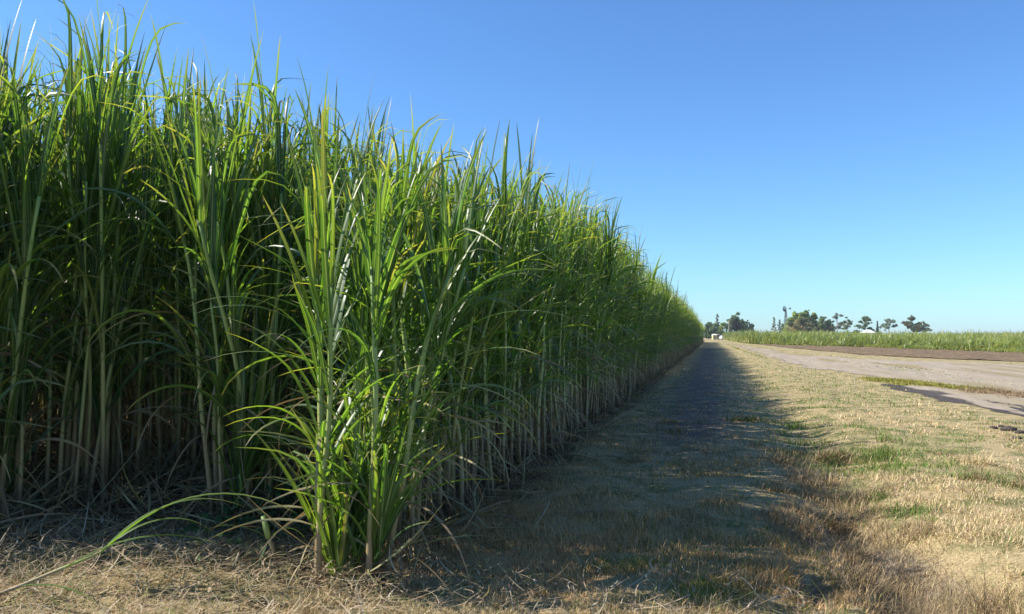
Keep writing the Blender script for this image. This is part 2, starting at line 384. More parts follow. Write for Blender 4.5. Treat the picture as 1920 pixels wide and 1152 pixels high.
def make_stalk(h, lean, az, rng, low_leaves=4, dry=6, fine=True, shoot=False):
    P = stalk_curve(h, lean, az)
    rr = 0.021 * (1 - 0.35 * np.linspace(0, 1, len(P))) * rng.uniform(0.85, 1.15)
    if shoot: rr = rr * 0.6
    rr = rr * np.where(np.arange(len(P)) % 2 == 0, 1.1, 0.95)
    gs = Geo(); add_tube(gs, P, rr, 0, 7 if fine else 4, rng.random())
    gl = Geo(); seg = 11 if fine else 4
    at = lambda t: np.stack([np.interp(t, np.linspace(0, 1, len(P)), P[:, k]) for k in range(3)], -1)
    def put(tv, azv, th0, bend, ln, wd, mat, power=1.5, kink=0, kpos=0.7, twist=0):
        V, Qd, A = strips(at(tv), azv, th0, bend, ln, wd, seg, power, kink, kpos, 0.3, twist, rng.normal(0, .25, len(tv)), fine=fine, rnd=rng.random(len(tv)))
        gl.add(V, Qd, mat, A)
    # distichous leaves: two opposite ranks with scatter
    plane = rng.uniform(0, 2 * PI)
    n = 12 if fine else 8
    tv = np.linspace(0.74, 1.0, n); azv = plane + PI * (np.arange(n) % 2) + rng.normal(0, 0.5, n)
    up = np.linspace(0, 1, n)
    if shoot: tv = np.linspace(0.1, 1.0, n)
    put(tv, azv, np.radians(rng.uniform(7, 19, n) * (1 - 0.65 * up)), np.radians(rng.uniform(3, 36, n) * (1 - 0.4 * up)), rng.uniform(1.15, 1.7, n) * (1 - 0.18 * up), rng.uniform(0.034, 0.064, n), 0,
        power=1.9, kink=np.radians(np.where(rng.random(n) < 0.55, rng.uniform(40, 120, n), 0)), kpos=rng.uniform(0.58, 0.88, n), twist=rng.normal(0, 0.9, n))
    n = low_leaves
    if n:
        tv = rng.uniform(0.22 if not shoot else 0.1, 0.8, n); azv = plane + PI * (np.arange(n) % 2) + rng.normal(0, 0.9, n)
        put(tv, azv, np.radians(rng.uniform(8, 28, n)), np.radians(rng.choice([0.45, 1.0, 1.0], n) * rng.uniform(50, 130, n) * (0.55 if shoot else 1)), rng.uniform(0.85, 1.4, n), rng.uniform(0.032, 0.054, n), 0, 1.6, np.radians(rng.uniform(0, 25, n)), rng.uniform(.4, .7, n), rng.normal(0, 1.0, n))
    n = dry
    if n:
        tv = rng.uniform(0.10, 0.60, n); azv = rng.uniform(0, 2 * PI, n)
        put(tv, azv, np.radians(rng.uniform(25, 80, n)), np.radians(rng.uniform(75, 130, n)), rng.uniform(0.5, 1.1, n), rng.uniform(0.018, 0.036, n), 1, 0.6, 0, 0.5, rng.normal(0, 2.0, n))
    return gs, gl

rng = np.random.default_rng(11)
PROTO = []
for i in range(12):
    gs, gl = make_stalk(rng.uniform(2.35, 2.85), rng.uniform(0.0, 0.14), rng.uniform(0, 2 * PI), rng, low_leaves=8 + i % 4, dry=3 + i % 3)
    PROTO.append((gs, gl, gs.mesh('stalk', [M_STALK]), gl.mesh('leaves', [M_LEAF, M_DRY])))
SHOOT = []
for i in range(5):
    gs, gl = make_stalk(rng.uniform(0.35, 0.8), rng.uniform(0.1, 0.3), rng.uniform(0, 2 * PI), rng, low_leaves=4, dry=2, shoot=True)
    SHOOT.append((gs, gl, gs.mesh('stalk', [M_STALK]), gl.mesh('leaves', [M_LEAF, M_DRY])))
EDGE = []                                   # edge stalks: leafy lower down, more arching leaves
for i in range(5):
    gs, gl = make_stalk(rng.uniform(2.2, 2.7), rng.uniform(0.08, 0.2), rng.uniform(0, 2 * PI), rng, low_leaves=14, dry=2)
    EDGE.append((gs, gl, gs.mesh('stalk', [M_STALK]), gl.mesh('leaves', [M_LEAF, M_DRY])))

def stool_layout(rng, n, spread):
    a = np.arange(n) * 2.399 + rng.uniform(0, 6.28); r = spread * np.sqrt((np.arange(n) + 0.5) / n)
    return [(r[k] * math.cos(a[k]), r[k] * math.sin(a[k]), rng.uniform(0, 2 * PI), rng.uniform(0.88, 1.06), a[k]) for k in range(n)]

def tilt(az, ang):
    """euler leaning toward az by ang"""
    return (-math.sin(az) * ang, math.cos(az) * ang)

def detailed_stool(x, y, s, rng, label, group, nst=8, edge=0, shoots=0, lean=(0, 0)):
    z = float(terrain(x, y))
    root = empty('sugarcane_stool', (x, y, z - 0.02)); root.scale = (1, 1, s)
    tag(root, label, 'sugarcane', group)
    for k, (dx, dy, rz, sc, a) in enumerate(stool_layout(rng, nst + shoots, 0.27)):
        if k < shoots: pr = SHOOT[rng.integers(len(SHOOT))]
        elif k < shoots + edge: pr = EDGE[rng.integers(len(EDGE))]
        else: pr = PROTO[rng.integers(len(PROTO))]
        st = link('stalk', pr[2], root); st.location = (dx, dy, 0)
        out = rng.uniform(0.0, 0.07) + (0.12 if k < shoots else 0)
        tx, ty = tilt(a, out)
        st.rotation_euler = (tx + tilt(0, lean[0])[0] - lean[1], ty + lean[0], rz); st.scale = (sc, sc, sc)
        st.rotation_mode = 'ZYX' if False else 'XYZ'
        link('leaves', pr[3], st)
    return root

def rot3(rx, ry, rz):
    cx, sx, cy, sy, cz, sz = math.cos(rx), math.sin(rx), math.cos(ry), math.sin(ry), math.cos(rz), math.sin(rz)
    return np.array([[cz, -sz, 0], [sz, cz, 0], [0, 0, 1]]) @ np.array([[cy, 0, sy], [0, 1, 0], [-sy, 0, cy]]) @ np.array([[1, 0, 0], [0, cx, -sx], [0, sx, cx]])

def joined_stool(rng, protos, n):
    """one mesh: 0 stalk, 1 leaf, 2 dry"""
    g = Geo()
    for k, (dx, dy, rz, sc, a) in enumerate(stool_layout(rng, n, 0.27)):
        gs, gl = protos[rng.integers(len(protos))][:2]
        tx, ty = tilt(a, rng.uniform(0, 0.07)); M = rot3(tx, ty, rz) * sc
        g.merge(gs, M, (dx, dy, 0))
        off = len(g.qm); g.merge(gl, M, (dx, dy, 0))
        g.qm[off] = g.qm[off] + 1
    return g

MID = []
for i in range(7):
    gj = joined_stool(rng, PROTO[:8] + EDGE, 10); MID.append(gj.mesh('sugarcane_stool', [M_STALK, M_LEAF, M_DRY]))
LOWP = [make_stalk(rng.uniform(2.3, 2.8), rng.uniform(0, 0.14), rng.uniform(0, 6.28), rng, low_leaves=5, dry=2, fine=False) for i in range(8)]
LOW = [joined_stool(rng, [(a, b) for a, b in LOWP], 6) for i in range(5)]

ROW = [-2.3 - 1.55 * k for k in range(22)]
def height_scale(k, y):
    if k == 0: return float(np.interp(y, [4.6, 4.85, 5.2, 6.5, 9, 13, 40], [0.74, 0.74, 0.78, 0.84, 0.93, 0.99, 1.0]))
    return float(np.interp(y - field_front(ROW[k]), [0, 1.2, 3.5, 6], [1.08, 1.19, 1.16, 1.02] if k > 2 else ([1.0, 1.12, 1.08, 1.0] if k == 2 else [0.95, 1.0, 1.0, 1.0])))
N_DETAIL = {0: 44, 1: 14, 2: 14, 3: 12, 4: 6}
N_SINGLE = {0: 168, 1: 44, 2: 34, 3: 28, 4: 18, 5: 8}
far = Geo()
for k, X in enumerate(ROW):
    y0 = float(field_front(X)); yend = 186 if k < 6 else (110 if k < 10 else 45)
    y = y0; i = 0
    while y < yend:
        x = X + rng.normal(0, 0.09); s = 1.05 * height_scale(k, y) * rng.uniform(0.97, 1.035)
        if i < N_DETAIL.get(k, 0):
            edge = (3 if i > 2 else 1) if k == 0 else (5 if i < 4 else 0); shoots = 0; group = 'sugarcane stools beside the verge' if k == 0 else 'sugarcane stools inside the field'
            label = 'tall sugarcane stool in the outer row beside the shaded verge, bare stalks low down' if k == 0 else 'tall sugarcane stool inside the field, behind the row ends'
            if i == 0:
                edge, shoots = (0, 5) if k == 0 else (3, 5)
                if k == 0: label, group = 'bushy leafy sugarcane stool at the near corner of the field beside the verge', None
                if k == 1: label, group = 'sugarcane stool set back behind the dark hollow between two row ends', None
                if k == 2: label, group = 'sugarcane stool cut off by the left edge of the photo, standing in straw', None
            if i == 1 and k == 2: label, group = 'sugarcane stool with pale arching leaves near the left edge, in dry straw', None
            if i == 1 and k in (0, 2): shoots = 4 if k == 0 else 2
            root = detailed_stool(x, y, s, rng, label, group, (7 if i == 0 else 9) if k == 0 else 11, edge, shoots, (0.03 if k == 0 else 0, 0))
            if k == 2 and i == 1:               # long leaves that arch out over the front
                for q, (dx, dy, h, az, th, bd, ln, wd) in enumerate([(.25, -.1, 1.88, -8, 26, 108, 1.15, .055), (.22, -.16, 1.72, -20, 30, 110, 1.2, .06), (.2, -.2, 1.62, -34, 24, 122, 1.25, .056), (.26, -.05, 1.5, 4, 34, 92, 1.2, .045), (.1, -.2, .95, -15, 40, 88, 1.1, .045)]):
                    V, Qd, A = strips(np.array([[dx, dy, h / s]]), math.radians(az), math.radians(th), math.radians(bd), ln, wd, 14, 1.25, rnd=np.array([.55 + .06 * q])); gq = Geo(); gq.add(V, Qd, 0, A)
                    link('leaf', gq.mesh('leaf', [M_LEAF]), root)
        elif i < N_SINGLE.get(k, 0):
            o = link('sugarcane_stool', MID[rng.integers(len(MID))]); o.location = (x, y, float(terrain(x, y)) - 0.02)
            o.rotation_euler = (0, rng.uniform(0, 0.06) if k == 0 else 0, rng.uniform(0, 6.28)); o.scale = (1, 1, s)
            if k == 0: tag(o, 'distant sugarcane stool in the long outer row receding along the verge', 'sugarcane', 'distant sugarcane stools along the verge')
            else: tag(o, 'sugarcane stool deep inside the field, only its leafy top showing', 'sugarcane', 'sugarcane stools deep inside the field')
        else:
            far.merge(LOW[rng.integers(len(LOW))], rot3(0, 0, rng.uniform(0, 6.28)) * np.array([[1.05], [1.05], [s]]), (x, y, float(terrain(x, y))))
        i += 1; y += rng.uniform(0.5, 0.68) if k < 8 else rng.uniform(0.7, 0.95)
tag(link('sugarcane_field', far.mesh('sugarcane_field', [M_STALK, M_LEAF, M_DRY])), 'mass of tall green sugarcane filling the field beyond the front stools', 'sugarcane field', kind='stuff')

# ------------------------------------------------------------------ young cane across the track
def young_leafset(rng, n):
    P0 = np.stack([rng.normal(0, .22, n), rng.normal(0, .22, n), rng.uniform(0, 0.35, n)], -1)
    return strips(P0, rng.uniform(0, 6.28, n), np.radians(rng.uniform(3, 38, n)), np.radians(rng.uniform(20, 130, n)), rng.uniform(0.6, 1.25, n), rng.uniform(0.05, 0.085, n), 5, 1.6, fine=False, rnd=rng.random(n))
yset = [young_leafset(rng, 34) for i in range(8)]
yg = Geo()
yl = np.array([(4.2, 430), (5.2, 215), (6.9, 152), (11.7, 131), (18.7, 112), (28.2, 71.5), (35, 51), (41, 30), (52, 8)])
def front_y(x): return np.interp(x, yl[2:, 0], yl[2:, 1])
pts = []
for row in range(9):                        # rows parallel to the front edge
    d = row * 1.1
    for a, b in zip(yl[2:-1], yl[3:]):
        L_ = np.hypot(*(b - a)); n = int(L_ / (0.72 if row < 3 else 0.75)); nrm = np.array([-(b - a)[1], (b - a)[0]]) / L_
        t = (np.arange(n) + rng.random(n)) / n
        pts.append(a + (b - a) * t[:, None] + nrm * d + rng.normal(0, .12, (n, 2)))
for row in range(4):                        # the end face receding beside the track
    for a, b in zip(yl[0:2], yl[1:3]):
        L_ = np.hypot(*(b - a)); n = int(L_ / 0.8); t = (np.arange(n) + rng.random(n)) / n
        pts.append(a + (b - a) * t[:, None] + np.array([row * 1.1, 0]) + rng.normal(0, .15, (n, 2)))
n = 2600; px = rng.uniform(10, 90, n); py = rng.uniform(20, 260, n); keep = py > front_y(px) + 8
pts.append(np.stack([px, py], -1)[keep])
pts = np.concatenate(pts)
yh = np.interp(pts[:, 1], [40, 72, 112, 148, 300], [1.15, 1.25, 1.95, 2.7, 2.8]) * rng.uniform(0.88, 1.08, len(pts)) * (0.86 + 0.28 * fbm(pts[:, 0] * .25, pts[:, 1] * .25, 4))
gap = fbm(pts[:, 0] * .8, pts[:, 1] * .28, 66) < .44
yh = np.where(gap, yh * .4, yh)
for (x, y), h in zip(pts, yh):
    if fbm(np.array([x * .5 + y * .33]), np.array([y * .1]), 61)[0] < .36: h = h * .8
    V, Qd, A = yset[rng.integers(8)]
    s = h / 1.25; A = A.copy(); A[:, 2] = np.clip(A[:, 2] * 0.6 + 0.5 * fbm(np.array([x * .15]), np.array([y * .15]), 31)[0] + (0.35 if (y > 148 and x < 12) else 0), 0, 1)
    yg.add((V * np.array([1.2 + .25 * s, 1.2 + .25 * s, s])) @ rot3(0, 0, rng.uniform(0, 6.28)).T + np.array([x, y, 0]), Qd, 0, A)
tag(link('young_cane', yg.mesh('young_cane', [M_YOUNG])), 'lower pale green cane field beyond the track and brown soil', 'cane field', kind='stuff')

# ------------------------------------------------------------------ grass of the verge
def blade_colors(n, rng, x, y):
    pal_dry = np.array([(0.69, 0.52, 0.29), (0.57, 0.42, 0.22), (0.75, 0.59, 0.37), (0.37, 0.25, 0.14), (0.61, 0.49, 0.24)])
    pal_grn = np.array([(0.12, 0.19, 0.035), (0.18, 0.24, 0.05), (0.24, 0.25, 0.07), (0.10, 0.21, 0.03)])
    gm = fbm(x * 0.55, y * 0.45, 41) * 0.6 + fbm(x * 1.9, y * 1.5, 43) * 0.4
    pg = sstep(0.50, 0.57, gm) * 0.85 + 0.08
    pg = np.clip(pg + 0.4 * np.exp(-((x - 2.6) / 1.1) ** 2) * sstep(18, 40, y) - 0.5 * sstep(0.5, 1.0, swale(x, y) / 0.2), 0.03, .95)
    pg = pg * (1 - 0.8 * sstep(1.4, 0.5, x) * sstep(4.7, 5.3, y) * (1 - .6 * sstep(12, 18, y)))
    pg = np.maximum(pg, .9 * np.exp(-((x - ground_at(1290, 1118)[0]) / .34) ** 2 - ((y - ground_at(1290, 1118)[1]) / .2) ** 2))
    pg = np.maximum(pg, .8 * np.exp(-((x - ground_at(1180, 1062)[0]) / .3) ** 2 - ((y - ground_at(1180, 1062)[1]) / .2) ** 2))
    grn = rng.random(n) < pg
    c = np.where(grn[:, None], pal_grn[rng.integers(4, size=n)], pal_dry[rng.integers(5, size=n)])
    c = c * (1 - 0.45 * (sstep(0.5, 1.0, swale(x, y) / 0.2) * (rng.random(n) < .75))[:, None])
    shade_tint = (sstep(1.5, 0.4, x) * sstep(4.4, 5.2, y))[:, None]      # brown shade tone painted into the blade colours beside the cane
    c = c * (1 - shade_tint * np.array([0.10, 0.28, 0.42]))
    return c * rng.uniform(0.75, 1.15, n)[:, None], grn

def grass(n, rng, x, y, hmul=1.0):
    D = np.hypot(x, y)
    c, grn = blade_colors(n, rng, x, y)
    tall = 1 + 1.0 * sstep(0.06, 0.18, swale(x, y))
    ln = rng.uniform(0.03, 0.085, n) * (0.55 + 1.0 * sstep(.3, .7, fbm(x * 3.1, y * 2.6, 55))) * np.where(grn, 1.0, 0.95) * tall * hmul
    wd = np.maximum(0.0035, D * 0.00075) * rng.uniform(0.7, 1.3, n)
    P0 = np.stack([x, y, terrain(x, y) - 0.005], -1)
    V, Qd, A = strips(P0, rng.uniform(0, 6.28, n), np.radians(np.where(grn, rng.uniform(2, 45, n), rng.uniform(5, 75, n))), np.radians(rng.uniform(10, 90, n)), ln, wd, 2, 1.2, prof='blade', fine=False, rnd=rng.random(n))
    A = np.repeat(np.concatenate([c, np.ones((n, 1))], 1), 6, axis=0)
    return V, Qd, A

gg = Geo()
def scatter(n, rng, rmin, rmax, xlo, xhi, ymin):
    """about equal numbers per picture area around where one stands"""
    u = rng.random(n * 3); inv = 1 / rmin + u * (1 / rmax - 1 / rmin); r = 1 / inv
    a = rng.uniform(math.radians(-50), math.radians(62), n * 3)
    x = -r * np.sin(a); y = r * np.cos(a)
    k = (x > xlo(y)) & (x < xhi(y)) & (y > ymin)
    return x[k][:n], y[k][:n]
x, y = scatter(470000, rng, 3.6, 120, lambda y: -2.35 + 0 * y, lambda y: np.interp(y, *zip(*TRACK_L)) + 0.25 * np.sin(y * 1.7), 2.5)
thin = np.exp(-((x + 0.35) / 0.7) ** 2) * sstep(9, 14, y) * 0.8
k = (rng.random(len(x)) > 0.9 * sstep(.05, .14, pits(x, y))) & (rng.random(len(x)) > thin) & (rng.random(len(x)) > 0.7 * sstep(0.5, 0.68, fbm(x * 1.6, y * 1.4, 77)))
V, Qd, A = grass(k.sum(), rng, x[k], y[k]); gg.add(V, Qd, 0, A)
x, y = scatter(60000, rng, 3.0, 14, lambda y: -14 + 0 * y, lambda y: -2.2 + 0 * y, 2.0)
k = (y < field_front(x) + 0.9) & (rng.random(len(x)) < .6)
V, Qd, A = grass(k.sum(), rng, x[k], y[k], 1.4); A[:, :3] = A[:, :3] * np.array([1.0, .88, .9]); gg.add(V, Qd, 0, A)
# tussocks in the shallow drain
tx = np.concatenate([rng.normal(1.15, .38, 60), rng.uniform(-1.2, 3.2, 50)] + [p[0] + rng.normal(0, .9 * p[2], 14) for p in PITS]); ty = np.concatenate([rng.uniform(4.2, 12, 60), rng.uniform(4, 16, 50)] + [p[1] + p[2] * 1.2 + rng.normal(0, 1.0 * p[2], 14) for p in PITS])
for X, Y in zip(tx, ty):
    n = int(rng.uniform(90, 190)); x = X + rng.normal(0, .09, n); y = Y + rng.normal(0, .09, n)
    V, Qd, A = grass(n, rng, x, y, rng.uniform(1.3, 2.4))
    if rng.random() < .5: A[:, :3] = (np.array([0.33, 0.24, 0.13]) * rng.uniform(.5, 1.3, (n, 1))).repeat(6, 0)
    gg.add(V, Qd, 0, A)
tag(link('grass', gg.mesh('grass', [M_GRASS], False)), 'short dry straw and green grass covering the verge', 'grass', kind='stuff')

# coarse grass on and beside the track
tg = Geo()
n = 60000; y = 12 + 138 * rng.random(n) ** 1.7; l = np.interp(y, *zip(*TRACK_L)); r = np.interp(y, *zip(*TRACK_R)); u = rng.random(n)
x = l + (r - l) * u
str_ = np.maximum.reduce([np.exp(-((u - .34) / .09) ** 2) * (y < 60), np.exp(-((u - 1.05) / .09) ** 2), np.exp(-((u + 0.0) / .06) ** 2)])
k = rng.random(n) < str_ * sstep(0.35, 0.6, fbm(x * .5, y * .22, 90)) * 0.9
x = x[k]; y = y[k]; n = len(x)
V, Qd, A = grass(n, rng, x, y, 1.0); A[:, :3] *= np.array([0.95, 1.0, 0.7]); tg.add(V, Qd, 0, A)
for _ in range(420):                        # olive grass island on the track edge
    t = rng.random(); X, Y = np.interp(t, [0, .35, .7, 1], [5.7, 6.6, 7.4, 8.0]) + rng.normal(0, .25), np.interp(t, [0, .35, .7, 1], [30.8, 27.9, 25.3, 22.6]) + rng.normal(0, .5)
    n = 60; x = X + rng.normal(0, .12, n); y = Y + rng.normal(0, .12, n); V, Qd, A = grass(n, rng, x, y, 1.3)
    base = np.array([0.30, 0.28, 0.06]) if t < 0.68 else np.array([0.34, 0.24, 0.14])
    A[:, :3] = base * rng.uniform(.6, 1.2, (len(A) // 6, 1)).repeat(6, 0); tg.add(V, Qd, 0, A)
tgo = tag(link('grass', tg.mesh('track_grass', [M_GRASS], False)), 'thin yellow grass strips growing on the dirt track', 'grass', kind='stuff')
tgo.location.z = 0.015

# ------------------------------------------------------------------ straw and cane trash on the ground
st = Geo()
n = 34000; x = rng.uniform(-7.5, 0.6, n); y = rng.uniform(2.9, 6.8, n)
k = (y < field_front(x) + 0.5) & (rng.random(n) < np.where(x < -1.8, 1.0, 0.30 * sstep(6.0, 4.5, y)))
x, y = x[k], y[k]; n = len(x)
P0 = np.stack([x, y, terrain(x, y) + rng.uniform(0, .04 + .16 * vnoise(x * 1.3, y * 1.3, 3), n)], -1)
V, Qd, A = strips(P0, rng.uniform(0, 6.28, n), np.radians(rng.uniform(62, 104, n)), np.radians(rng.uniform(-35, 50, n)), rng.uniform(.10, .34, n), rng.uniform(.002, .0055, n) * rng.choice([1, 1, 1, 2.6], n), 5, 1.0, prof='blade', fine=False, azdrift=rng.normal(0, 1.2, n))
pal = np.array([(0.46, 0.34, 0.21), (0.56, 0.43, 0.28), (0.32, 0.22, 0.13), (0.50, 0.42, 0.30), (0.22, 0.22, 0.08)])
A = np.repeat(np.concatenate([pal[rng.integers(5, size=n)] * rng.uniform(.7, 1.1, (n, 1)), np.ones((n, 1))], 1), 12, axis=0)
st.add(V, Qd, 0, A)
tag(link('straw', st.mesh('straw', [M_GRASS])), 'tangle of dry straw along the front edge of the cane', 'straw', kind='stuff')

tr = Geo()
n = 6500; row = rng.integers(0, 6, n); x = np.array(ROW)[row] + rng.normal(0.1, .42, n); y = field_front(x) + np.where(row == 0, rng.exponential(16, n), rng.exponential(3.0, n)) - 0.3
x = np.where(row == 0, np.minimum(x, -1.55 + rng.normal(0, .12, n)), x)
k = y < 90; x, y = x[k], y[k]; n = len(x)
P0 = np.stack([x, y, terrain(x, y) + rng.uniform(0, .16, n)], -1)
V, Qd, A = strips(P0, rng.uniform(0, 6.28, n), np.radians(rng.uniform(40, 105, n)), np.radians(rng.uniform(-30, 60, n)), rng.uniform(.3, .9, n), rng.uniform(.012, .032, n), 5, 1.0, fold=.2, azdrift=rng.normal(0, .5, n), twist=rng.normal(0, 1.5, n))
tr.add(V, Qd, 0, A)
tag(link('cane_litter', tr.mesh('cane_litter', [M_DRY])), 'dead cane leaves littering the foot of the rows', 'leaf litter', kind='stuff')

# low dark weeds in the hollow between two row ends
wg = Geo(); n = 2600
x = rng.normal(-3.35, .42, n); y = rng.normal(6.2, .5, n)
sz = rng.uniform(.02, .05, n); P0 = np.stack([x, y, terrain(x, y) + rng.uniform(.02, .34, n) * np.exp(-((x + 3.3) / .6) ** 2)], -1)
V, Qd, A = strips(P0, rng.uniform(0, 6.28, n), np.radians(rng.uniform(40, 95, n)), np.radians(rng.uniform(0, 50, n)), sz * 2.2, sz * 1.6, 3, 1.0, fine=False)
c = np.array([0.035, 0.085, 0.025]) * rng.uniform(.6, 1.4, (n, 1)); wg.add(V, Qd, 0, np.repeat(np.concatenate([c, np.ones((n, 1))], 1), 8, axis=0))
tag(link('weeds', wg.mesh('weeds', [M_GRASS])), 'low dark green weeds in the hollow between row ends', 'weeds', kind='stuff')

# ------------------------------------------------------------------ fallen shoot and broken stalk in front
def leaves_obj(parent, P, az, th, bd, ln, wd, mats=(0,), name='leaf', power=1.3):
    for i in range(len(az)):
        V, Qd, A = strips(np.array([P[i]]), np.array([az[i]]), math.radians(th[i]), math.radians(bd[i]), np.array([ln[i]]), np.array([wd[i]]), 12, power, rnd=np.array([0.30 + 0.2 * (i % 2)]))
        gx = Geo(); gx.add(V, Qd, 0, A); link(name, gx.mesh(name, [M_LEAF]), parent)
x0, y0 = ground_at(-25, 1150); fs = empty('fallen_cane_shoot', (x0, y0, float(terrain(x0, y0)) + 0.03))
tag(fs, 'fallen cane shoot with spread green leaves lying on dry straw', 'cane shoot')
gx = Geo(); Pst = np.array([(0, 0, 0), (0.15, 0.13, .06), (.30, .27, .13), (.46, .38, .20)]); add_tube(gx, Pst, [.012, .012, .010, .007], 0, 7); gx.a[-1][:, 1] *= 0.4
link('stalk', gx.mesh('stalk', [M_STALK]), fs)
leaves_obj(fs, [Pst[3], Pst[3], Pst[2], Pst[1], Pst[3]], np.radians([28, 4, 14, -12, 44]), [40, 46, 58, 76, 46], [80, 72, 55, 34, 95], [.95, 1.4, 1.0, .7, .75], [.05, .055, .045, .03, .045])
x0, y0 = ground_at(530, 1092); bs = empty('broken_cane_stalk', (x0, y0, float(terrain(x0, y0)) - 0.01))
tag(bs, 'snapped short cane stalk leaning with a pale cut top', 'cane stalk')
gx = Geo(); add_tube(gx, [(0, 0, 0), (-.03, .01, .10), (-.07, .02, .22), (-.095, .02, .27)], [.011, .011, .013, .014], 0, 8); gx.a[-1][:, 1] *= 0.15; link('stalk', gx.mesh('stalk', [M_STALK]), bs)
gx = Geo(); add_tube(gx, [(-.097, .02, .272), (-.12, .025, .34), (-.145, .03, .41)], [.019, .019, .017], 0, 8); gx.a[-1][:, 1] = .55 + .3 * gx.a[-1][:, 1]; link('stalk_top', gx.mesh('stalk_top', [M_STALK]), bs)
leaves_obj(bs, [(-.1, .02, .28), (-.09, .02, .27), (-.1, .02, .26)], np.radians([190, -8, 240]), [62, 40, 150], [62, 110, 25], [.5, .34, .3], [.018, .024, .03])

# dark soil clods by the track
M_CLOD = plain_material('dark soil clod', (0.075, 0.062, 0.055), 0.95, 0.1, var=0.5, scale=14)
def clod(px, py, s, label):
    x, y = ground_at(px, py); r = np.random.default_rng(int(px)); g = Geo()
    nu, nv = 12, 7; th = np.linspace(0, PI, nv)[:, None]; ph = (np.arange(nu) * 2 * PI / nu)[None, :]
    s *= .5; rad = s * (1 + .5 * (fbm(np.cos(ph) * 1.6 * np.sin(th) + px, np.sin(ph) * 1.6 + th * 2, 3) - .5) * 2)
    V = np.stack([rad * np.sin(th) * np.cos(ph) * 1.5, rad * np.sin(th) * np.sin(ph), rad * np.cos(th) * .6 + s * .25], -1).reshape(-1, 3)
    i = np.arange(nv - 1)[:, None] * nu; j = np.arange(nu)[None, :]; j2 = (j + 1) % nu
    g.add(V, np.stack([i + j, i + nu + j, i + nu + j2, i + j2], -1).reshape(-1, 4))
    o = link('soil_clod', g.mesh('soil_clod', [M_CLOD])); o.location = (x, y, float(terrain(x, y))); tag(o, label, 'soil clod', 'dark soil clods beside the track')
for a in [(1858, 803, .10, 'flat dark soil clod, leftmost of those by the track'), (1872, 800, .09, 'small dark soil clod behind the flat leftmost one'), (1888, 807, .17, 'largest dark soil clod in the grass beside the track'), (1908, 812, .12, 'dark soil clod just right of the largest one'), (1902, 822, .10, 'dark soil clod nearest the camera, in the straw grass')]: clod(*a)

# ------------------------------------------------------------------ trees far off
M_BARK = plain_material('grey bark', (0.20, 0.16, 0.13), 0.9, 0.2, var=0.4, scale=3); M_PALE = plain_material('pale gum bark', (0.42, 0.38, 0.34), 0.8, 0.2, var=0.3, scale=3)
M_TLEAF = tint_material('tree foliage', 0.4, 0.6, 0.35, (1.5, 1.6, 1.0))

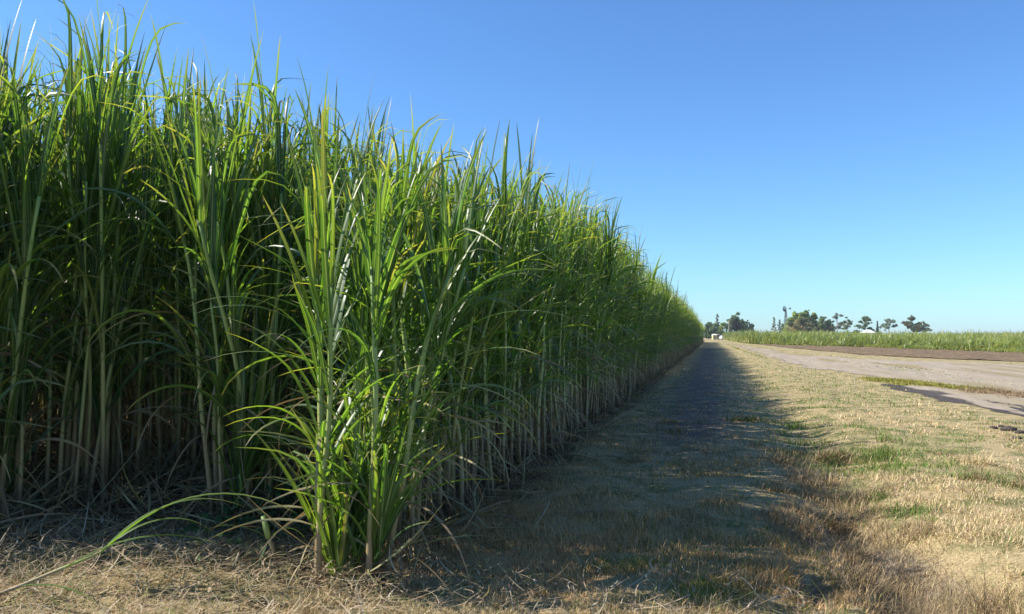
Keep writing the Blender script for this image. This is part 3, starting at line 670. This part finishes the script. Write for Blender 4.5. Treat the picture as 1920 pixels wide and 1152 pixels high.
def tree(name, label, px, ytop, wpx, D, col, style='dense', group=None, pale=False, seed=0, col2=None):
    r = np.random.default_rng(1000 + seed + int(px * 7)); x, y = at_depth(px, D); H = height_at(ytop, D); W = wpx * D / F
    W *= 1.22 if px < 1412 else 1.0
    root = empty(name, (x, y, 0)); tag(root, label, 'tree', group)
    blobs = []
    def put(x_, y_, z_, r_, sq, k=3):
        blobs.append((x_, y_, z_, r_, sq))
        for _ in range(k): q = r.normal(size=3) * r_ * .75; blobs.append((x_ + q[0], y_ + q[1], z_ + q[2] * .6, r_ * r.uniform(.4, .7), sq))
    if style == 'dense':
        for i in range(26):
            t = i / 25; a = i * 2.4 + r.uniform(-.5, .5); env = math.sin(PI * min(1, .18 + .82 * t) ** .85) ** .6; rr = W * .46 * env * math.sqrt(r.random())
            put(rr * math.cos(a), rr * math.sin(a), H * (.14 + .74 * t), W * r.uniform(.14, .22), .9, 2)
    elif style == 'sparse':
        for i in range(9): a = i * 2.4; t = r.random(); rr = W * .52 * (.25 + .75 * r.random()) * (1 - .3 * t); put(rr * math.cos(a), rr * math.sin(a), H * (.42 + .46 * t), W * r.uniform(.12, .18), .75, 6)
        put(0, 0, H * .92, W * .1, .8, 3)
    elif style == 'layered':
        for i in range(9): t = i / 8; a = r.uniform(0, 6.28); rr = W * .46 * (1 - .5 * t) * r.uniform(.35, 1); put(rr * math.cos(a), rr * math.sin(a), H * (.46 + .46 * t), W * r.uniform(.12, .18), .6, 5)
    elif style == 'column':
        for i in range(14): t = i / 13; blobs.append((0, 0, H * (.10 + .86 * t), W * .5 * (1 - .85 * t ** 1.8), 1.6))
    elif style == 'pine':
        for i in range(16):
            t = i / 15; a = i * 2.4; rr = W * .42 * (1 - t) ** .8 * r.uniform(.4, 1); put(rr * math.cos(a), rr * math.sin(a), H * (.28 + .70 * t), W * (.13 - .08 * t), .7, 2)
    elif style == 'plume':
        for i in range(34): a = r.uniform(0, 6.28); t = r.random() ** .6; rr = W * .47 * t; put(rr * math.cos(a), rr * math.sin(a), H * (.92 - .40 * t ** 2.5) * (1 - .75 * r.random() ** 2), W * r.uniform(.07, .11), 1.3, 2)
    # trunk and limbs
    g = Geo(); tr_ = max(.12, H * .022); th = H * (.62 if style != 'dense' else .5)
    bend = r.normal(0, .03 * H, 2); Pt = np.array([(bend[0] * t * t, bend[1] * t * t, th * t) for t in np.linspace(0, 1, 7)])
    add_tube(g, Pt, np.linspace(tr_, tr_ * .45, 7), 0, 8)
    for b in [blobs[i] for i in r.permutation(len(blobs))[:12]]:
        s = Pt[r.integers(3, 7)]; e = np.array(b[:3]); m_ = (s + e) / 2 + np.array([0, 0, -.06 * H]) * (e[2] > s[2])
        P = np.array([s, s * .45 + m_ * .55, m_ * .5 + e * .5, e]); add_tube(g, P, np.linspace(tr_ * .35, tr_ * .1, 4), 0, 5)
    link('trunk', g.mesh('trunk', [M_PALE if pale else M_BARK]), root)
    # crown: many small leaf clumps spread through the blobs
    g = Geo(); ls = 0.22 * D / 280
    for b in blobs:
        n = int(np.clip(22 * (b[3] / ls) ** 2 * (.5 if style in ('sparse', 'layered', 'pine') else .9), 30, 420))
        d = r.normal(size=(n, 3)); d /= np.linalg.norm(d, axis=1)[:, None]; rad = b[3] * r.random(n) ** .45 * (1 + .3 * (vnoise(d[:, 0] * 2.5 + b[0], d[:, 1] * 2.5 + d[:, 2] * 2 + b[1], 5) - .5) * 2)
        C = d * rad[:, None] * np.array([1, 1, b[4]]) + np.array(b[:3])
        C[:, 2] = np.maximum(C[:, 2], .3)
        u = r.normal(size=(n, 3)); u /= np.linalg.norm(u, axis=1)[:, None]; w_ = np.cross(u, r.normal(size=(n, 3))); w_ /= np.linalg.norm(w_, axis=1)[:, None]
        s1 = (ls * r.uniform(.6, 1.5, n))[:, None]; s2 = s1 * r.uniform(.35, .7, (n, 1))
        V = np.stack([C - u * s1, C + w_ * s2, C + u * s1, C - w_ * s2], 1).reshape(-1, 3)
        bc = np.array(col2 if (col2 is not None and r.random() < .4) else col) * r.uniform(.75, 1.25)
        cc = bc * r.uniform(.65, 1.35, (n, 1)); g.add(V, np.arange(4 * n).reshape(n, 4), 0, np.repeat(np.concatenate([cc, np.ones((n, 1))], 1), 4, axis=0))
    link('crown', g.mesh('crown', [M_TLEAF], False), root)
    return root

DK = (0.13, 0.19, 0.10); MG = (0.20, 0.28, 0.10); LG = (0.29, 0.34, 0.09); BR = (0.34, 0.29, 0.15); BL = (0.25, 0.29, 0.27); GUM = (0.21, 0.25, 0.16)
G1 = 'trees at the end of the dirt track'; G2 = 'trees around the windmill'; G3 = 'trees behind the young cane'
tree('broadleaf_tree', 'dark bluish tree at the track end, right beside the tall cane', 1328, 603, 15, 310, DK, group=G1)
tree('broadleaf_tree', 'dark bushy tree under the thin emergent pine at the track end', 1341, 605, 20, 305, DK, group=G1)
tree('pine_tree', 'thin sparse pine poking above the dark trees at the track end', 1345, 589, 13, 315, BL, 'pine', group=G1)
tree('broadleaf_tree', 'light green bushy tree left of the big dark tree at the track end', 1358, 604, 16, 300, LG, 'plume', group=G1, col2=MG)
tree('broadleaf_tree', 'big round dark tree, tallest at the end of the track', 1376, 590, 25, 308, DK, group=G1, col2=(0.085, 0.08, 0.055))
tree('broadleaf_tree', 'dark green tree just right of the big round one', 1390, 597, 17, 312, MG, group=G1, col2=DK)
tree('broadleaf_tree', 'slim leaning tree with a tufted top, right of the dark trees', 1402, 598, 9, 300, DK, 'plume', group=G1)
tree('broadleaf_tree', 'small brownish tree at the right end of the track-end trees', 1409, 605, 11, 300, BR, group=G1, col2=DK)
tree('pine_tree', 'pale bluish tree left of the windmill, taller of two', 1451, 595, 12, 300, BL, 'pine', group=G2)
tree('pine_tree', 'pale bluish tree between the taller one and the windmill', 1462, 600, 13, 300, BL, 'pine', group=G2)
tree('broadleaf_tree', 'wide bushy yellow-green tree just right of the windmill', 1497, 584, 50, 280, LG, 'plume', group=G2, col2=MG)
tree('broadleaf_tree', 'tallest green crown rising above the wide bushy tree', 1511, 577, 20, 290, MG, group=G2)
tree('broadleaf_tree', 'green tree on the right shoulder of the wide bushy tree', 1526, 583, 20, 290, MG, group=G2, col2=LG)
tree('broadleaf_tree', 'brownish green shrubby tree before the wide bushy one', 1503, 597, 46, 268, BR, group=G2, col2=(0.11, 0.12, 0.055))
tree('broadleaf_tree', 'very dark low tree under the right shoulder of the wide one', 1528, 600, 16, 270, (0.025, 0.032, 0.03), group=G2)
tree('broadleaf_tree', 'mid green rounded tree between dark tree and gum trees', 1541, 591, 20, 282, MG, group=G2, col2=GUM)
tree('broadleaf_tree', 'dark tree with a brown flush left of the thin gum tree', 1554, 598, 22, 282, DK, group=G2, col2=BR)
tree('gum_tree', 'thin pale-limbed gum tree with a wispy crown', 1569, 585, 20, 290, BL, 'sparse', group=G2, pale=True)
tree('gum_tree', 'gum tree with a round dark top at the right of the windmill trees', 1588, 592, 19, 286, GUM, 'sparse', group=G2, pale=True, col2=DK)
tree('broadleaf_tree', 'low dark tree between the gum trees and the white roof', 1605, 620, 20, 285, DK, group=G3)
tree('gum_tree', 'layered dark gum tree behind the white house roof', 1621, 593, 28, 300, DK, 'layered', group=G3, col2=GUM)
tree('broadleaf_tree', 'low dark shrubby tree beside the white house roof', 1633, 616, 22, 310, DK, group=G3)
tree('cypress_tree', 'narrow dark cypress right of the white house roof', 1645, 602, 6.5, 285, (0.05, 0.062, 0.05), 'column', group=G3)
tree('gum_tree', 'wispy open gum tree between the cypress and the big gum', 1666, 596, 24, 290, BL, 'sparse', group=G3, pale=True, col2=DK)
tree('gum_tree', 'big spreading gum tree with clumped crown on open limbs', 1711, 592, 36, 285, GUM, 'sparse', group=G3, pale=True, col2=(0.12, 0.105, 0.06))
tree('gum_tree', 'lower gum tree leaning out right of the big spreading one', 1733, 605, 21, 283, GUM, 'sparse', group=G3, col2=BL)
tree('broadleaf_tree', 'single far tree at the right edge above the young cane', 1921, 621, 10, 420, DK, group=G3)

# far treeline on the horizon
fg = Geo(); r = np.random.default_rng(5); D = 1300
for px in np.arange(1350, 2100, 1.1):
    x, y = at_depth(px, D + r.uniform(-60, 60)); h = 1.2 + 5.5 * fbm(np.array([px * .02]), np.array([3.0]), 8)[0] * (1.0 if 1770 < px < 1875 else .62); n = 26
    C = np.stack([r.normal(x, 1.4, n), r.normal(y, 1.4, n), r.uniform(.2, h, n)], -1); u = r.normal(size=(n, 3)); u /= np.linalg.norm(u, axis=1)[:, None]; w_ = np.cross(u, r.normal(size=(n, 3))); w_ /= np.linalg.norm(w_, axis=1)[:, None]
    V = np.stack([C - u, C + w_ * .7, C + u, C - w_ * .7], 1).reshape(-1, 3); cc = np.array([.07, .09, .075]) * r.uniform(.7, 1.3, (n, 1))
    fg.add(V, np.arange(4 * n).reshape(n, 4), 0, np.repeat(np.concatenate([cc, np.ones((n, 1))], 1), 4, axis=0))
tag(link('treeline', fg.mesh('treeline', [M_TLEAF], False)), 'low bluish line of trees on the horizon beyond the cane', 'treeline', kind='stuff')

# ------------------------------------------------------------------ windmill, house, poles, sheds, car
M_STEEL = plain_material('weathered galvanised steel', (0.10, 0.105, 0.11), 0.6, 0.4, 0.3)
D = 285; x, y = at_depth(1473.5, D); top = height_at(579, D); mill = empty('windmill', (x, y, 0), math.radians(-38)); tag(mill, 'steel farm windmill on a lattice tower above the trees', 'windmill')
g = Geo(); hb = .85; ht = .10; zt = top - .3
for sx in (-1, 1):
    for sy in (-1, 1): add_tube(g, [(sx * hb, sy * hb, 0), (sx * ht, sy * ht, zt)], .09, 0, 6)
for i in range(7):
    z0, z1 = zt * i / 7, zt * (i + 1) / 7; w0, w1 = hb + (ht - hb) * i / 7, hb + (ht - hb) * (i + 1) / 7
    for (ax, ay), (bx, by) in (((-1, -1), (1, -1)), ((1, -1), (1, 1)), ((1, 1), (-1, 1)), ((-1, 1), (-1, -1))):
        add_tube(g, [(ax * w0, ay * w0, z0), (bx * w1, by * w1, z1)], .035, 0, 5); add_tube(g, [(ax * w1, ay * w1, z1), (bx * w1, by * w1, z1)], .04, 0, 5)
link('tower', g.mesh('tower', [M_STEEL], False), mill)
g = Geo(); add_box(g, (-1.0, -1.0, zt * .62), (1.0, 1.0, zt * .62 + .08)); link('platform', g.mesh('platform', [M_STEEL], False), mill)
g = Geo(); rw = 1.05
for i in range(18):
    a = i * 2 * PI / 18; u = np.array([0, math.cos(a), math.sin(a)]); v = np.array([0.35, -math.sin(a) * .94, math.cos(a) * .94]); c0 = np.array([-.55, 0, top])
    P = [c0 + u * rw * .3 - v * .05, c0 + u * rw * .3 + v * .05, c0 + u * rw + v * .17, c0 + u * rw - v * .17]; n_ = np.cross(u, v) * .012
    V = np.array([p + n_ for p in P] + [p - n_ for p in P]); g.add(V, [(0, 1, 2, 3), (7, 6, 5, 4), (0, 4, 5, 1), (1, 5, 6, 2), (2, 6, 7, 3), (3, 7, 4, 0)])
add_tube(g, [(-.55, rw * .72 * math.cos(a), top + rw * .72 * math.sin(a)) for a in np.linspace(0, 2 * PI, 25)], .03, 0, 5); add_tube(g, [(-.7, 0, top), (.3, 0, top)], .13, 0, 8)
link('wheel', g.mesh('wheel', [M_STEEL], False), mill)
g = Geo(); add_tube(g, [(.3, 0, top), (1.5, 0, top)], .04, 0, 5); add_box(g, (1.3, -.012, top - .35), (2.2, .012, top + .35)); link('tail_vane', g.mesh('tail_vane', [M_STEEL], False), mill)

M_ROOF = plain_material('white roof sheeting', (0.80, 0.80, 0.78), 0.5, 0.4, var=.04); M_WALL = plain_material('cream wall boards', (0.55, 0.53, 0.48), 0.7, 0.3, var=.08); M_GLASS = plain_material('dark window glass', (0.03, 0.035, 0.04), 0.1, 0.6)
D = 270; x, y = at_depth(1627.5, D); hs = empty('house', (x, y, 0), YAW * 0 + math.radians(8)); tag(hs, 'house with a white hipped roof half hidden behind young cane', 'house')
ze, zr = 2.45, height_at(618.5, D)
g = Geo(); add_box(g, (-1.75, -1.9, 0), (1.75, 1.9, ze)); link('wall', g.mesh('wall', [M_WALL], False), hs)
g = Geo(); e = 2.1; V = [(-e, -e - .1, ze), (e, -e - .1, ze), (e, e + .1, ze), (-e, e + .1, ze), (-.6, 0, zr), (.6, 0, zr), (-e, -e - .1, ze - .12), (e, -e - .1, ze - .12), (e, e + .1, ze - .12), (-e, e + .1, ze - .12)]
g.add(V, [(0, 1, 5, 4), (2, 3, 4, 5), (0, 6, 7, 1), (1, 7, 8, 2), (2, 8, 9, 3), (3, 9, 6, 0), (9, 8, 7, 6)]); b0 = g.n - 10; g.q.append(np.array([(1, 2, 5), (3, 0, 4)]) + b0); g.qm.append(np.zeros(2, dtype=np.int32)); link('roof', g.mesh('roof', [M_ROOF], False), hs)
for wx in (-1.0, .9):
    g = Geo(); add_box(g, (wx - .4, -1.93, 1.0), (wx + .4, -1.903, 2.0)); link('window', g.mesh('window', [M_GLASS], False), hs)

M_WHITE = plain_material('white paint', (0.78, 0.78, 0.76), 0.5, 0.4, var=.05); M_TIMBER = plain_material('weathered timber', (0.34, 0.28, 0.20), 0.85, 0.2, var=.3)
D = 285; x, y = at_depth(1366.5, D); g = Geo(); hp = height_at(601, D); add_tube(g, [(0, 0, 0), (0, 0, hp * .5), (0, 0, hp)], [.13, .12, .10], 0, 8); pl = empty('power_pole', (x, y, 0)); tag(pl, 'slim timber pole before the big dark tree at the track end', 'pole')
link('shaft', g.mesh('shaft', [M_TIMBER]), pl); g = Geo(); add_box(g, (-.7, -.05, hp - .5), (.7, .05, hp - .38)); link('cross_arm', g.mesh('cross_arm', [M_TIMBER], False), pl)
D = 270; x, y = at_depth(1374.5, D); g = Geo(); h1 = height_at(619.5, D); add_box(g, (-.17, -.17, 0), (.17, .17, h1)); add_box(g, (-.2, -.2, h1 + .001), (.2, .2, h1 + .06)); o = link('marker_post', g.mesh('marker_post', [M_WHITE], False)); o.location = (x, y, 0); tag(o, 'stout white post under the big dark tree', 'post')

D = 300; x, y = at_depth(1354, D); sh = empty('open_shed', (x, y, 0), YAW); tag(sh, 'low open shed with a pale grey roof at the track end', 'shed')
M_TIN = plain_material('pale tin roof', (0.55, 0.57, 0.60), 0.5, 0.5, 0.2); w = 1.55
g = Geo(); add_box(g, (-w, -1.5, 1.95), (w, 2.0, 2.05)); link('roof', g.mesh('roof', [M_TIN], False), sh)
g = Geo(); add_box(g, (-w + .1, 1.8, 0), (w - .1, 1.9, 1.949)); link('wall', g.mesh('wall', [M_TIMBER], False), sh)
for sx in (-1, 1):
    g = Geo(); add_box(g, (sx * (w - .12) - .06, -1.4, 0), (sx * (w - .12) + .06, -1.28, 1.949)); link('post', g.mesh('post', [M_TIMBER], False), sh)
M_YEL = plain_material('faded yellow paint', (0.62, 0.56, 0.25), 0.55, 0.4, var=.1)
D = 300; x, y = at_depth(1339, D); sb = empty('small_hut', (x, y, 0), YAW); tag(sb, 'small pale yellow hut left of the open shed at the track end', 'hut')
g = Geo(); add_box(g, (-.75, -.8, 0), (.75, .8, 1.7)); link('wall', g.mesh('wall', [M_YEL], False), sb)
g = Geo(); V = [(-.85, -.9, 1.705), (.85, -.9, 1.705), (.85, .9, 1.705), (-.85, .9, 1.705), (-.85, 0, 2.05), (.85, 0, 2.05)]; g.add(V, [(0, 1, 5, 4), (2, 3, 4, 5), (3, 2, 1, 0)]); g.q.append(np.array([(1, 2, 5), (3, 0, 4)])); g.qm.append(np.zeros(2, dtype=np.int32)); link('roof', g.mesh('roof', [M_ROOF], False), sb)
g = Geo(); add_box(g, (-.25, -.83, 0), (.35, -.803, 1.5)); link('door', g.mesh('door', [M_TIMBER], False), sb)
# white car under the shed, tail toward the track
D = 292; x, y = at_depth(1354.5, D); car = empty('parked_car', (x, y, 0), YAW); tag(car, 'white car parked under the low open shed', 'car')
g = Geo(); prof = [(-2.0, .35), (-2.05, .75), (-1.9, .95), (-1.35, 1.40), (.35, 1.42), (1.0, .98), (1.9, .85), (2.0, .40)]
V = []; 
for sx in (-.8, .8):
    for yy, zz in prof: V.append((sx * (.84 if zz > 1.2 else 1), yy, zz))
m_ = len(prof); g.add(V, [(i, i + 1, m_ + i + 1, m_ + i) for i in range(m_ - 1)] + [(m_ - 1, 0, m_, 2 * m_ - 1)]); g.q.append(np.array([list(range(m_ - 1, -1, -1)), list(range(m_, 2 * m_))])); g.qm.append(np.zeros(2, dtype=np.int32)); link('body', g.mesh('body', [M_WHITE], False), car)
g = Geo(); g.add([(-.66, -1.93, .985), (.66, -1.93, .985), (.58, -1.44, 1.375), (-.58, -1.44, 1.375)], [(0, 1, 2, 3)]); link('rear_window', g.mesh('rear_window', [M_GLASS], False), car)
for sx in (-.72, .72):
    for yy in (-1.25, 1.25): g = Geo(); add_tube(g, [(sx - .1, yy, .32), (sx + .1, yy, .32)], .32, 0, 14); link('wheel', g.mesh('wheel', [M_GLASS], False), car)

# ------------------------------------------------------------------ air
hm = bpy.data.materials.new('air'); hm.use_nodes = True; nt = hm.node_tree; nt.nodes.clear(); out = nt.nodes.new('ShaderNodeOutputMaterial')
pv = nt.nodes.new('ShaderNodeVolumePrincipled'); pv.inputs['Color'].default_value = (0.86, 0.93, 1.0, 1); pv.inputs['Density'].default_value = HAZE; nt.links.new(pv.outputs[0], out.inputs['Volume'])
g = Geo(); add_box(g, (-6000, -6000, -1.5), (6000, 9000, 16.0)); tag(link('haze', g.mesh('haze', [hm], False)), 'thin air haze over the fields', 'haze', kind='stuff')

# ------------------------------------------------------------------ light, sky, camera
SUN_EL = math.radians(43); sd = Vector((1.0, 0.17, 0)).normalized()          # shadows fall along sd
sun = bpy.data.lights.new('sun', 'SUN'); sun.energy = 5.0; sun.angle = math.radians(0.53); sun.color = (1, 0.95, 0.86)
so = link('sun', sun); ldir = Vector((sd.x * math.cos(SUN_EL), sd.y * math.cos(SUN_EL), -math.sin(SUN_EL))); so.rotation_euler = ldir.to_track_quat('-Z', 'Y').to_euler(); so.location = (-20, 0, 20)
w = bpy.data.worlds.new('World'); scene.world = w; w.use_nodes = True; nt = w.node_tree; bg = nt.nodes['Background']
sky = nt.nodes.new('ShaderNodeTexSky'); sky.sky_type = 'NISHITA'; sky.sun_disc = False; sky.sun_elevation = SUN_EL; sky.sun_rotation = math.atan2(-sd.x, -sd.y)
sky.air_density = 1.0; sky.dust_density = 0.3; sky.ozone_density = 1.0; sky.altitude = 20
nt.links.new(mixc(nt, 1.0, sky.outputs[0], (0.66, 1.06, 1.52), 'MULTIPLY'), bg.inputs[0]); bg.inputs[1].default_value = 0.078

cam = bpy.data.cameras.new('camera'); cam.sensor_width = 36; cam.lens = 36 * F / 1920; cam.clip_end = 12000; cam.clip_start = 0.05
co = link('camera', cam); co.location = (0, 0, CAMH); co.rotation_euler = (PI / 2 + PITCH, 0, YAW); scene.camera = co
scene.view_settings.view_transform = 'Standard'; scene.view_settings.look = 'None'; scene.view_settings.exposure = 0.8; scene.view_settings.gamma = 1
scene.render.engine = 'CYCLES'; scene.cycles.max_bounces = 7; scene.cycles.diffuse_bounces = 3; scene.cycles.transmission_bounces = 4; scene.cycles.glossy_bounces = 2
scene.cycles.use_denoising = True
